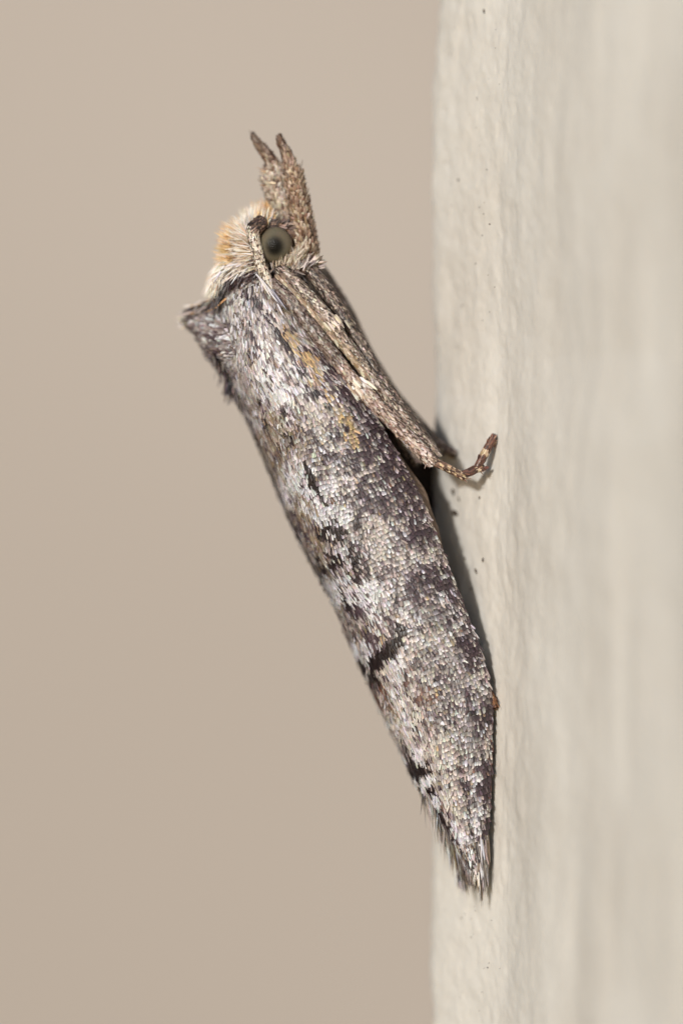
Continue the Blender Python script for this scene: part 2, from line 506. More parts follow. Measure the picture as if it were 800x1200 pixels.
def wing_frame(s, v, far=False):
    e = 1.5
    p = wing(s, v, far)
    t = unit(wing(s + e, v, far) - wing(s - e, v, far))
    sv = wing(s, np.minimum(v + .01, 1.0), far) - wing(s, np.maximum(v - .01, 0), far)
    n = unit(np.cross(t, sv))
    qm = .5 * (np.interp(s, sq, QR) + np.interp(s, sq, QL))
    out = p - P(O_[0] + A_[0] * s + B_[0] * qm, O_[1] + A_[1] * s + B_[1] * qm, np.interp(s, [0, 300, 450, 600, 770], [50, 50, 44, 28, 8]))
    n = np.where((n * out).sum(-1, keepdims=True) < 0, -n, n)
    return p, t, n

CLS = dict(W=(207, 206, 211), P=(188, 178, 171), G=(148, 137, 133), D=(72, 56, 62), B=(36, 25, 26), O=(184, 157, 116), R=(106, 72, 60), K=(120, 112, 112), T=(128, 112, 92))
CN = list(CLS)
# zones of the wing pattern: centre u, v; half length along the wing, half width; turn (deg); class; weight
Z = [
 # base and shoulder
 (285, 345, 30, 26, 0, 'W', 1.49), (318, 350, 40, 12, -14, 'T', 2), (295, 352, 18, 4.5, -25, 'B', 3.79), (322, 392, 21.6, 4.5, -30, 'B', 2.66), (275, 330, 19.8, 4.5, 50, 'B', 3.04),
 (298, 398, 14, 5, 0, 'D', 1.44), (292, 412, 22, 8, -10, 'D', 1.15), (325, 445, 34, 24, 0, 'W', 2.83), (345, 455, 32, 22, 0, 'W', 2), (285, 440, 40, 12, 5, 'G', 1.2),
 (337, 408, 6.3, 3.6, -30, 'B', 4.56), (331, 399, 7.2, 3.6, -30, 'B', 3.79), (355, 437, 5.4, 3.6, 0, 'B', 3.04), (371, 463, 4.5, 4.05, 0, 'B', 6.08), (385, 480, 5.4, 3.6, -20, 'B', 3.04), (320, 442, 3.6, 3.15, 0, 'B', 4.56),
 (339, 395, 14.7, 7.74, -14, 'O', 7.65), (362, 424, 12, 6.63, -14, 'O', 7.65), (375, 448, 14.7, 6.63, -18, 'O', 6.8), (388, 472, 12.9, 6.63, -14, 'O', 4.25), (405, 492, 12.9, 7.74, -10, 'O', 5.09), (414, 515, 12, 7.74, -10, 'O', 5.96), (375, 405, 12, 9, 0, 'P', 1.5),
 (302, 475, 4.5, 4.5, 0, 'B', 6.08), (332, 483, 6.3, 5.4, 0, 'B', 3.04), (310, 500, 8.1, 4.5, 0, 'B', 3.04), (320, 505, 5.4, 3.6, 0, 'B', 2.27), (390, 512, 4.5, 3.6, 0, 'B', 3.79), (340, 515, 9, 5.4, 0, 'B', 2.27),
 (358, 508, 16, 12, 0, 'D', 1.87), (385, 540, 18, 14, 0, 'D', 1.3), (340, 510, 30, 30, 0, 'T', 1.4), (315, 520, 50, 10, 0, 'T', 1.6), (368, 485, 22, 16, 0, 'P', 1.2),
 # costal dark band
 (405, 452, 40, 14, -14, 'D', 1.87), (440, 515, 46, 15, -4, 'D', 3.02), (475, 575, 50, 18, 0, 'D', 2.88), (455, 580, 30, 30, 0, 'D', 1.15), (497, 622, 22, 14, 0, 'D', 1.58), (428, 545, 14, 18, 0, 'D', 1.15), (425, 595, 22, 12, 0, 'D', 1.87), (423, 622, 9, 4.5, 0, 'B', 2.27),
 # white patch with the two black streaks
 (352, 560, 26, 12, 0, 'W', 8.34), (372, 590, 26, 16, 0, 'W', 8.34), (398, 595, 24, 9, 0, 'W', 7.5), (385, 605, 12, 12, 0, 'W', 6.67), (338, 580, 14, 6, 0, 'W', 5),
 (362, 553, 8.16, 2.26, -3, 'B', 750), (367, 566, 6.12, 2.77, -4, 'B', 750), (373, 578, 6.12, 1.38, 0, 'B', 500), (379, 588, 6.12, 1.38, -8, 'B', 560), (390, 586, 5, 3, 0, 'R', 5.6), (353, 566, 6, 3, 0, 'D', 6.48), (342, 583, 7, 3, 0, 'D', 4.32),
 (363, 592, 10, 6, 0, 'T', 4), (355, 600, 22, 10, 0, 'T', 2.5),
 # dark cross patches
 (386, 622, 11.7, 10.8, 0, 'B', 6.08), (400, 640, 7.2, 9, 0, 'B', 3.04), (372, 640, 40, 11, 0, 'T', 2.4), (393, 662, 16.2, 8.1, 0, 'B', 6.08), (417, 658, 12.6, 7.2, 0, 'B', 6.83), (408, 668, 12.6, 8.1, 0, 'B', 3.04), (378, 664, 12.6, 8.1, 0, 'B', 3.04), (400, 618, 10.8, 7.2, 0, 'B', 2.27),
 (423, 684, 9, 3.6, 0, 'B', 3.04), (432, 678, 9, 3.15, 0, 'B', 3.79), (352, 622, 30, 6, 0, 'D', 1.8),
 (400, 647, 9, 7, 0, 'W', 6.67), (405, 690, 18, 9, 0, 'W', 10), (392, 700, 18, 8, 0, 'W', 10), (430, 702, 14, 10, 0, 'W', 11.7), (442, 690, 10, 8, 0, 'W', 5), (440, 728, 14, 8, 0, 'W', 5),
 (404, 702, 10.9, 1.13, -2, 'B', 750), (410, 715, 5.44, 1.38, -4, 'B', 750), (420, 710, 14, 5, 0, 'D', 2.16), (400, 722, 20, 5, 0, 'T', 4),
 (440, 620, 22, 16, 0, 'P', 2.2), (455, 648, 28, 16, 0, 'P', 2), (500, 652, 16, 14, 0, 'P', 1.6), (470, 640, 12, 8, 0, 'K', 2),
 (515, 672, 22, 12, 0, 'D', 2.88), (530, 700, 24, 9, 0, 'D', 2.3), (490, 690, 24, 12, 0, 'D', 2.16), (475, 700, 12, 12, 0, 'D', 1.73), (460, 672, 8, 14, 0, 'D', 1.15), (512, 722, 18, 14, 0, 'K', 2),
 (432, 745, 12, 6, 0, 'D', 2.16), (447, 748, 10, 6, 0, 'D', 2.16), (430, 765, 12, 6, 0, 'W', 4), (445, 742, 7.36, 6.63, 0, 'O', 1.1),
 # the crooked black mark
 (471, 741, 4.42, 3.77, 0, 'B', 1.12e+03), (466, 753, 4.08, 4.09, 0, 'B', 875), (459, 763, 4.76, 4.09, 0, 'B', 1e+03), (450, 770, 4.9, 5.32, 0, 'B', 875), (442, 777, 4.9, 4.9, 0, 'B', 875), (437, 783, 6.53, 4.09, 0, 'B', 500),
 (480, 760, 26, 18, 0, 'P', 1.6), (470, 775, 12, 10, 0, 'W', 6.67), (452, 792, 18, 9, 0, 'P', 3), (444, 800, 19.8, 4.5, 0, 'B', 3.04), (455, 822, 14.4, 3.6, 0, 'B', 2.27), (452, 815, 20, 4, 0, 'R', 1.6),
 (492, 770, 5, 5, 0, 'R', 1.2), (488, 788, 7, 6, 0, 'R', 2.16), (478, 798, 8, 5, 0, 'R', 1.2), (496, 810, 8, 7, 0, 'R', 1.44), (493, 822, 6, 5, 0, 'R', 2.4), (505, 822, 8, 8, 0, 'R', 1.2), (510, 816, 5.52, 6.63, 0, 'O', 2.56), (500, 775, 20, 20, 0, 'K', 1.2),
 (475, 850, 44, 18, 0, 'P', 1.8), (500, 870, 50, 18, 0, 'P', 2), (470, 835, 30, 8, 0, 'W', 2.49), (486, 854, 3.6, 3.6, 0, 'B', 6.83), (462, 838, 22, 4, 0, 'T', 2.5), (540, 902, 5, 4, 0, 'R', 2), (520, 915, 70, 20, 0, 'P', 1.6),
 # costal strip near the tip
 (548, 765, 22, 13, 10, 'D', 3.31), (560, 775, 14, 10, 0, 'D', 2.16), (530, 780, 20, 12, 0, 'K', 2.4), (560, 800, 14, 9, 0, 'P', 2.6), (545, 812, 26, 14, 0, 'K', 2.2), (566, 838, 16, 8, 18, 'D', 6.48), (553, 836, 4.5, 3.6, 0, 'B', 9.1), (562, 858, 10, 5, 0, 'D', 3.6),
 (550, 870, 24, 12, 0, 'K', 1.8), (572, 868, 14, 5, 15, 'P', 3), (567, 912, 20, 8, 18, 'D', 7.2), (572, 925, 14, 5, 18, 'D', 4.32), (559, 915, 6, 4.5, 0, 'W', 100), (562, 900, 5, 3.5, 0, 'W', 33.4), (552, 950, 16, 7, 10, 'D', 2.52), (563, 945, 8, 5, 10, 'D', 3.6), (556, 962, 12, 5, 10, 'W', 23.3), (570, 985, 26, 6, 18, 'D', 5.76), (568, 1012, 20, 5, 18, 'D', 3.6), (555, 985, 20, 8, 0, 'K', 2),
 (543, 985, 7, 5, 0, 'W', 36.7), (530, 990, 27, 8.1, 0, 'B', 2.27), (520, 968, 11.2, 6.4, 0, 'B', 1.5), (540, 1010, 20, 10, 0, 'D', 2.16), (556, 1015, 10.8, 4.5, 0, 'B', 2.66),
 # back ridge near the tip
 (492, 890, 12, 7, 0, 'W', 10), (497, 906, 6.12, 5.03, 0, 'B', 500), (484, 896, 12.8, 4, 0, 'B', 8.54), (474, 878, 11.2, 3.2, 0, 'B', 5.14), (499, 918, 6, 5, 0, 'W', 100), (503, 931, 4.08, 5.03, 0, 'B', 500), (495, 925, 9.6, 4, 0, 'B', 6.01), (508, 943, 9, 5, 0, 'W', 149), (514, 956, 6.4, 4.8, 0, 'B', 12.9), (500, 948, 11.2, 3.2, 0, 'B', 7.7), (520, 950, 8, 6, 0, 'R', 2),
]
Zc = np.array([(z[0], z[1]) for z in Z], float); Zl = np.array([z[2] for z in Z]); Zw = np.array([z[3] for z in Z])
Zr = np.radians([z[4] for z in Z]); Zk = np.array([CN.index(z[5]) for z in Z]); Zg = np.array([z[6] * {'B': 2.3, 'W': 1.9, 'O': 1.15, 'P': 1.6}.get(z[5], 2.0) for z in Z], float)
Zax = np.stack([A_[0] * np.cos(Zr) - A_[1] * np.sin(Zr), A_[0] * np.sin(Zr) + A_[1] * np.cos(Zr)], -1)
def wing_class(u, v):
    n = len(u)
    w_ = np.zeros((n, len(CN)))
    base = dict(W=1.0, P=1.1, G=.95, D=.95, B=.18, O=.03, R=.04, K=.5, T=.35)
    for i, k in enumerate(CN): w_[:, i] = base[k]
    ju = u + rng.normal(0, 1.2, n); jv = v + rng.normal(0, 1.2, n)
    for z in range(len(Z)):
        du, dv = ju - Zc[z, 0], jv - Zc[z, 1]
        al = du * Zax[z, 0] + dv * Zax[z, 1]; pe = du * Zax[z, 1] - dv * Zax[z, 0]
        w_[:, Zk[z]] += Zg[z] * np.exp(-((al / Zl[z]) ** 2 + (pe / Zw[z]) ** 2) ** 1.5)
    s_ = (u - O_[0]) * A_[0] + (v - O_[1]) * A_[1]; q_ = (u - O_[0]) * B_[0] + (v - O_[1]) * B_[1]
    lw = np.log(w_)
    for i in range(len(CN)):
        lw[:, i] += (3.9 if CN[i] in 'DB' else 2.6) * (vnoise(s_ / 6.5, q_ / 6.5, 50 + i) - .5) + 1.3 * (vnoise(s_ / 30, q_ / 22, 70 + i) - .5)
    lw += rng.gumbel(0, .72, lw.shape)
    lw = lw / .36
    e_ = np.exp(lw - lw.max(1, keepdims=True))
    return e_ / e_.sum(1, keepdims=True)

def wing_colours(u, v):
    w_ = wing_class(u, v)
    pal = np.stack([lin(CLS[nm]) for nm in CN])
    c = (np.sqrt(pal)[None] * w_[..., None]).sum(1) ** 2
    n = len(u)
    c = c * np.exp(rng.normal(0, .17, (n, 1))) * np.exp(rng.normal(0, .05, (n, 3))) * GAIN
    return c, w_.argmax(1)

def make_wing(far=False):
    ss = np.linspace(S0, S1, 150); vv_ = np.linspace(0, 1, 40)
    SS, VVv = np.meshgrid(ss, vv_, indexing='ij')
    pts = wing(SS.ravel(), VVv.ravel(), far)
    p, t, n = wing_frame(SS.ravel(), VVv.ravel(), far)
    pts = pts - n * 1.0
    fc = grid_faces(150, 40)
    inner = pts - n * 1.6
    k = len(pts)
    both = np.concatenate([pts, inner])
    f2 = fc[:, ::-1] + k
    e = []
    for i in range(149):
        e.append((i * 40, (i + 1) * 40, (i + 1) * 40 + k, i * 40 + k))
        e.append((i * 40 + 39 + k, (i + 1) * 40 + 39 + k, (i + 1) * 40 + 39, i * 40 + 39))
    for j in range(39):
        e.append((j + 1, j, j + k, j + 1 + k)); b_ = 149 * 40
        e.append((b_ + j, b_ + j + 1, b_ + j + 1 + k, b_ + j + k))
    wo = mesh_obj('forewing', both, np.concatenate([fc, f2, np.array(e)]), M_MEMB, moth)
    coat = Coat()
    # rows of overlapping scales
    s = S0 + 1.0; row = 0; gs, gv, gl = [], [], []
    PITCH = 5.7 if not far else 8.0
    while s < S1 - 2:
        ring = wing(np.full(60, s), np.linspace(0, 1, 60), far)
        arc = np.concatenate([[0], np.cumsum(np.linalg.norm(np.diff(ring, axis=0), axis=1))])
        nn = max(4, int(arc[-1] / (2.0 if not far else 3.6)))
        a_ = (np.arange(nn) + .5 * (row // 2 % 2) + .25) / nn * arc[-1] + rng.normal(0, .45, nn)
        v = np.interp(np.clip(a_, 0, arc[-1]), arc, np.linspace(0, 1, 60))
        wob = 4.5 * (fbm(a_ / 22, np.full(nn, s / 60), 33) - .5) * 2
        gs.append(s + wob + rng.normal(0, .4, nn)); gv.append(v); gl.append(np.full(nn, row % 2))
        s += PITCH / 2; row += 1
    s = np.clip(np.concatenate(gs), S0, S1); v = np.clip(np.concatenate(gv), .004, .996); layer = np.concatenate(gl)
    p, t, n = wing_frame(s, v, far)
    vis = p + t * 5.6                                     # the part of a scale that stays uncovered
    u_, v_ = vis[:, 0] + 400, 600 - vis[:, 2]
    if far:
        pn = wing(s + 5.6, v, False); u_, v_ = pn[:, 0] + 400, 600 - pn[:, 2]
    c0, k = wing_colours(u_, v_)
    sd_ = np.cross(t, n)
    N = len(s)
    costal = np.clip((.74 - v) / .25, 0, 1) * np.clip((s - 120) / 80, 0, 1)
    t2 = unit(t + sd_ * rng.normal(0, .11, (N, 1)) + sd_ * (.5 * (fbm(s / 28, v * 7, 61)[:, None] - .5)))
    fs = 1.4 if far else 1.0
    L = (8.0 - 1.5 * costal) * fs * np.exp(rng.normal(0, .15, N))
    W = (2.15 + .5 * costal + .55 * layer * costal) * fs * np.exp(rng.normal(0, .15, N))
    top = layer * costal                                  # every second row stands up and overlaps the next
    lift = .09 + .32 * top + rng.normal(0, .055, N) + .08 * (fbm(s / 12, v * 14, 81) - .5)
    base_s = np.clip((140 - s) / 60, 0, 1) * np.clip((v - .2) / .2, 0, 1)      # shaggy, longer scales on the shoulder
    L = L * (1 + .22 * base_s); lift = lift + base_s * np.abs(rng.normal(.02, .06, N))
    dark = np.isin(k, [CN.index('D'), CN.index('B')])
    tip = np.where(dark[:, None], .9, 1.12 + .25 * rng.random((N, 1)))
    coat.add(p, t2, n, L, W, lift, c0 * (.84 - .42 * top - .30 * costal * (1 - layer))[:, None], c0 * tip * (1 + .30 * top - .38 * costal * (1 - layer))[:, None], pw=1 + 1.6 * costal, curl=.10 + .10 * costal + rng.normal(0, .03, N))  # pale-tipped scales, with shade between the raised rows painted into their colours
    # stray raised scales
    m = rng.random(N) < .03
    coat.add(p[m], unit(t2[m] + sd_[m] * rng.normal(0, .35, (m.sum(), 1))), n[m], L[m] * 1.05, W[m] * .8, lift[m] + .18, c0[m], c0[m] * 1.15, off=1.5)
    # scale tips standing along the back ridge
    NR = 700
    sr = rng.uniform(40, 640, NR); vr = rng.uniform(.95, 1.0, NR)
    p, t, n = wing_frame(sr, vr, far)
    pn = wing(sr, vr, False)
    cr_, _ = wing_colours(pn[:, 0] + 400, 600 - pn[:, 2])
    coat.add(p, unit(t + .12 * rng.normal(0, 1, (NR, 3))), n, rng.uniform(7, 12, NR), 3.0, .10 + np.abs(rng.normal(0, .09, NR)), cr_ * .8, cr_, .06, SHIELD, .3)
    # fringe hairs at the wing end
    NF = 430
    vf = rng.uniform(0, 1, NF); sf = S1 - 2 - rng.uniform(0, 44, NF)
    p, t, n = wing_frame(sf, vf, far)
    sd_ = np.cross(t, n)
    tt = unit(t + .08 * rng.normal(0, 1, (NF, 3)) + np.array([.02, 0, -.12]))
    Lf = rng.uniform(12, 24, NF) * np.where((vf > .36) & (vf < .56), .6, 1.0) * np.where(vf < .36, 1.85, .6) * (.45 if far else 1.0)
    cf = mixcols([CLS['B'], CLS['G'], CLS['P'], CLS['W'], CLS['T']], [.2, .25, .25, .18, .12], NF)
    bl = rng.random(NF) < .55
    lf_ = .04 + rng.normal(0, .05, NF)
    coat.add(p[bl], tt[bl], n[bl], Lf[bl] * .8, 2.7, lf_[bl], cf[bl] * .8, cf[bl], .02, BLADE, 1.2)
    coat.add(p[~bl], tt[~bl], n[~bl], Lf[~bl], 1.5, lf_[~bl], cf[~bl], cf[~bl] * .85, .02, HAIR, 1.2)
    # short hairs and scale tips along the wall-side edge
    NE = 330
    se = rng.uniform(150, 738, NE); ve = rng.uniform(0, .03, NE)
    p, t, n = wing_frame(se, ve, far)
    ou = unit(np.cross(t, n)); ou = ou * np.sign((ou @ np.array([1.0, 0, .3])))[:, None]
    tt = unit(t + ou * rng.uniform(.1, .3, (NE, 1)))
    low = se > 560
    ce = mixcols([CLS['P'], CLS['D'], CLS['G']], [.45, .3, .25], NE)
    ce[low] = mixcols([CLS['R'], CLS['D'], CLS['G']], [.45, .4, .15], int(low.sum()))
    coat.add(p, tt, n, rng.uniform(7, 13, NE), 2.2, rng.normal(0, .08, NE), ce, ce, .05, BLADE, .6)
    # hanging fringe along the trailing edge near the tip (back ridge)
    NB = 150 if far else 60
    sb = 615 + 120 * rng.random(NB) ** .8; vb = rng.uniform(.9, 1.0, NB)
    p, t, n = wing_frame(sb, vb, far)
    tt = unit(t + np.array([-.16 - .14 * far, 0, .02]) + .09 * rng.normal(0, 1, (NB, 3)))
    cb = mixcols([CLS['T'], CLS['G'], CLS['P'], CLS['B'], CLS['W']], [.25, .27, .24, .04, .2], NB)
    coat.add(p, tt, n, rng.uniform(14, 30, NB) * (1.5 if far else 1), 2.0, .02 + rng.normal(0, .07, NB), cb, cb * .9, .0, HAIR, .5)
    coat.build('wing_scales', wo)
    return wo

w_near = make_wing(False)
w_far = make_wing(True)

# ---- hindwing: thin brown sheet folded under the near forewing, showing past its edge
hs, hv = np.meshgrid(np.linspace(190, 420, 50), np.linspace(0, 1, 12), indexing='ij')
hs, hv = hs.ravel(), hv.ravel()
edge = np.interp(hs, [190, 230, 270, 310, 350, 400, 420], [-6, -1, 5, 8, 5, -2, -6]) * (1 + .12 * np.sin(hs / 9))
hp = wing(hs, hv * .35) + np.stack([edge * B_[0], 0 * edge, -edge * B_[1]], -1) * (1 - hv)[:, None] + np.array([0, 14.0, 0])
hp2 = hp + np.array([0, 1.2, 0])
hf = grid_faces(50, 12)
mesh_obj('hindwing', np.concatenate([hp, hp2]), np.concatenate([hf, hf[:, ::-1] + len(hp)]), M_HIND, moth)

# ---- thorax crest (pointed tuft of scales behind the head)
crest_t = Tube([(318, 400, 50, 50, 60), (288, 394, 50, 48, 52), (264, 388, 50, 38, 36), (244, 380, 50, 20, 18), (230, 376, 50, 9, 9), (219, 374, 50, 2.5, 2.5)], 24)
crest = crest_t.mesh('thorax_crest', M_SKIN, moth, 24)
cc = Coat()
def crest_col(x, ph, n):
    # +a side of the tube: lower or upper edge
    c = mixcols([CLS['W'], CLS['G'], CLS['K'], CLS['D']], [.22, .34, .28, .16], n)
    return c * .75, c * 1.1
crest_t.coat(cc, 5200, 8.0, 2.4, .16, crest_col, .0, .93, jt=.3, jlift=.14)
# ragged lower edge
def crest_low(x, ph, n):
    c = mixcols([CLS['G'], CLS['K'], CLS['D']], [.4, .3, .3], n); return c * .8, c
n_ = 420
xs = rng.uniform(0.05, .95, n_)
pp, tt, nn_ = crest_t.at(xs, rng.uniform(-math.pi, math.pi, n_))
dn = P(400 + 10, 600 + 30, 0) * 1.0
tt = unit(unit(dn) * 1.0 + nn_ * .55 + .2 * rng.normal(0, 1, (n_, 3)))
low = pp[:, 2] < 600 - (372 + 0 * xs) + 2
pp, tt, nn_ = pp[low], tt[low], nn_[low]
c_ = mixcols([CLS['G'], CLS['K'], CLS['D']], [.4, .3, .3], len(pp))
cc.add(pp, tt, nn_, rng.uniform(7, 13, len(pp)), 3.0, .1, c_ * .8, c_, .05, BLADE)
# black and ochre spikes along the upper edge
n_ = 300
k = rng.uniform(0, 1, n_)
bu = 272 - 44 * k + rng.normal(0, 3, n_); bv = 341 + 25 * k + rng.normal(0, 3.4, n_)
bd = 46 + rng.normal(0, 11, n_) * (1.15 - k)
c_ = np.where((rng.random(n_) < np.where(k < .35, .35, .05))[:, None], jit((186, 146, 94), n_), mixcols([CLS['B'], (70, 55, 46), CLS['P']], [.45, .33, .22], n_))
tt = unit(np.array([-1.0, 0, -.42]) + np.stack([.1 * rng.normal(0, 1, n_), .2 * rng.normal(0, 1, n_), .13 * rng.normal(0, 1, n_)], -1) + np.array([.55, 0, -.75]) * (1 - k)[:, None] * rng.random((n_, 1)))
cc.add(P(bu, bv, bd), tt, np.array([-.2, -.9, .5]), rng.uniform(13, 24, n_), 1.9, .03, c_, c_, .02, HAIR)
# pale wisps at the very tip
n_ = 40
c_ = jit((214, 206, 196), n_)
cc.add(P(222 + rng.normal(0, 2, n_), 373 + rng.normal(0, 4, n_), 54 + rng.normal(0, 3, n_)), unit(np.array([-1., 0, -.3]) + .2 * rng.normal(0, 1, (n_, 3))), np.array([0, -1., .2]), rng.uniform(8, 15, n_), 2.2, 0., c_, c_, 0, HAIR)
# jagged scale tips on the back, just behind the crest
n_ = 130
k = rng.uniform(0, 1, n_)
c_ = mixcols([CLS['K'], CLS['D'], CLS['B'], CLS['G']], [.3, .3, .2, .2], n_)
cc.add(P(247 + 28 * k + rng.normal(0, 2.5, n_), 405 + 58 * k + rng.normal(0, 3, n_), 50 + rng.normal(0, 14, n_)), unit(np.array([.18, 0, -1.]) + .16 * rng.normal(0, 1, (n_, 3))), np.array([-.85, -.5, 0]), rng.uniform(10, 19, n_), 4.2, .1, c_, c_, 0.02, BLADE)
cc.build('crest_scales', crest)

# ---- collar and head hair
hc = Coat()
def fan(n, u0, v0, d0, su, sv, sdp, dirs, L, W, cols, probs, spread=.14, nrm=(-.3, -.9, .3), tipcol=None, tipmix=.0, shape=HAIR, lift=.05):
    """hairs rooted around (u0, v0) along a line to (su, sv), pointing along dirs (two directions blended)"""
    if shape is HAIR: n = int(n * 3.4); W = W * .40; spread = spread * 1.5 + .03; L = (L[0] * .7, L[1] * .92)
    else: n = int(n * 1.8); W = W * .62
    k = rng.random(n)
    jr = 3.6 if n > 150 else 2.2
    u = u0 + (su - u0) * k + rng.normal(0, jr, n); v = v0 + (sv - v0) * k + rng.normal(0, jr, n)
    d = d0 + rng.normal(0, sdp, n)
    a0, a1 = np.array(dirs[0], float), np.array(dirs[1], float)
    t = a0[None] * (1 - k[:, None]) + a1[None] * k[:, None]
    t = np.stack([t[:, 0], np.zeros(n), -t[:, 1]], -1)
    t = unit(unit(t) + spread * rng.normal(0, 1, (n, 3)))
    c0 = mixcols(cols, probs, n, .13)
    c1 = c0 if tipcol is None else np.where((rng.random(n) < tipmix)[:, None], jit(tipcol, n, .15), c0 * 1.05)
    hc.add(P(u, v, d), t, np.array(nrm, float), np.asarray(L[0] + (L[1] - L[0]) * rng.random(n)), W, lift + rng.normal(0, .06, n), c0, c1, .03, shape)
CR = (226, 214, 198); WH = (236, 232, 228); OC = (208, 174, 126); TN = (186, 164, 140)
# upright white tuft on the brow, ochre behind it
fan(190, 282, 288, 26, 302, 268, 9, ((.02, -1), (.16, -1)), (16, 36), 3.0, [WH, CR, TN], [.55, .35, .1], .09)
fan(60, 303, 268, 14, 312, 264, 6, ((0.02, -1), (.28, -1)), (16, 25), 3.0, [CR, OC, WH], [.4, .45, .15], .12)
fan(130, 302, 260, 44, 328, 256, 7, ((-.25, -1), (-.05, -1)), (17, 28), 2.8, [OC, (176, 124, 72), CR], [.6, .25, .15], .10)
fan(120, 290, 268, 62, 308, 270, 10, ((-.15, -1), (.1, -1)), (16, 28), 2.8, [CR, TN], [.7, .3], .1)
# round cheek fan, ochre tips on its outer rim
fan(330, 292, 272, 22, 296, 304, 12, ((-.75, -.62), (-1, .10)), (15, 30), 2.8, [CR, WH, TN, (190, 176, 168)], [.5, .15, .2, .15], .09, tipcol=OC, tipmix=.25)
fan(130, 272, 272, 30, 268, 308, 12, ((-.85, -.4), (-1, .12)), (9, 19), 2.6, [OC, (214, 174, 118), CR], [.5, .25, .25], .14)
fan(160, 280, 270, 58, 276, 308, 14, ((-.85, -.4), (-1, .25)), (12, 22), 2.8, [CR, TN, OC], [.6, .25, .15], .14)
# collar sweeping down to the crest
fan(300, 306, 311, 18, 258, 316, 8, ((-1, .12), (-.55, .95)), (14, 24), 3.2, [WH, CR, (200, 192, 188), TN], [.25, .4, .2, .15], .10)
fan(260, 286, 314, 28, 252, 330, 12, ((-.95, .5), (-.35, 1)), (13, 23), 3.2, [CR, WH, TN], [.5, .3, .2], .10)
fan(150, 266, 306, 52, 250, 334, 10, ((-.8, .6), (-.3, 1)), (12, 22), 3.0, [CR, TN], [.6, .4], .12)
# dark line behind the collar
fan(95, 306, 317, 6, 268, 330, 4, ((-.8, .45), (-.35, 1)), (10, 18), 3.4, [(58, 36, 38), (40, 27, 28), (84, 60, 58)], [.5, .3, .2], .12)
fan(60, 268, 328, 22, 256, 352, 6, ((-.4, 1), (-.15, 1)), (12, 20), 3.2, [(50, 36, 36), (40, 30, 28)], [.5, .5], .1)
# face: brown scales round the eye
fan(60, 306, 259, 10, 338, 268, 5, ((.7, -.2), (.8, .5)), (8, 14), 4.0, [(120, 92, 78), (66, 48, 42), (160, 130, 108)], [.45, .3, .25], .2, shape=BLADE)
fan(70, 304, 268, 14, 336, 266, 6, ((.3, -.6), (.5, -.2)), (8, 14), 4.0, [(92, 70, 60), (54, 40, 36)], [.5, .5], .2, shape=BLADE)
fan(40, 324, 312, -8, 345, 306, 3, ((.05, -1), (.5, -1)), (7, 13), 1.5, [(198, 182, 160), (150, 128, 106)], [.6, .4], .22)
fan(60, 338, 310, -4, 352, 300, 5, ((.3, -1), (.6, -.8)), (10, 17), 1.8, [(206, 196, 180), (168, 146, 122)], [.6, .4], .2)
fan(80, 345, 316, 2, 372, 308, 9, ((.3, -.9), (.7, -.5)), (8, 14), 4, [(196, 184, 174), (160, 146, 138), (110, 94, 86)], [.5, .3, .2], .3, shape=BLADE)
fan(120, 296, 300, 14, 312, 322, 6, ((-.2, 1), (.4, 1)), (8, 14), 4, [(104, 84, 80), (150, 132, 126), (60, 44, 44)], [.4, .35, .25], .3, shape=BLADE)
fan(90, 318, 306, 8, 345, 322, 6, ((.2, 1), (.6, .8)), (8, 14), 4, [(104, 84, 76), (150, 132, 122), (60, 44, 40)], [.4, .35, .25], .3, shape=BLADE)
# general short covering of the body that shows between wings and legs
body_t.coat(hc, 2600, 12, 4.6, .14, lambda x, ph, n: ((lambda c: (c * .8, c))(mixcols([CLS['T'], CLS['G'], (92, 76, 66)], [.4, .25, .35], n))), .16, .98, jt=.3)
def shoulder(x, ph, n):
    c = mixcols([CLS['W'], CLS['G'], CLS['K'], CLS['D'], CLS['P']], [.28, .26, .2, .1, .16], n); return c * .75, c * 1.08
body_t.coat(hc, 10000, 8, 2.5, .14, shoulder, .085, .33, jt=.25, jlift=.08, off=1.2)
hc.build('body_scales', body)

# ---- eyes
def eye(d, sgn):
    r, c = 48, 25
    th = np.linspace(0, math.pi, c); ph = np.linspace(0, 2 * math.pi, r, endpoint=False)
    T, F = np.meshgrid(th, ph, indexing='ij')
    v = np.stack([np.sin(T) * np.cos(F), -np.cos(T) * sgn, np.sin(T) * np.sin(F)], -1).reshape(-1, 3)
    o = mesh_obj('eye', v / U, grid_faces(c, r, True), M_EYE)
    o.location = tuple(P(322.5, 287, d) * U)
    o.scale = (.20, .19, .218)
    o.parent = moth; o.matrix_parent_inverse = moth.matrix_basis.inverted()
    return o
e1 = eye(2, 1); e1['label'] = 'olive grey compound eye with a dark centre'
eye(78, -1)

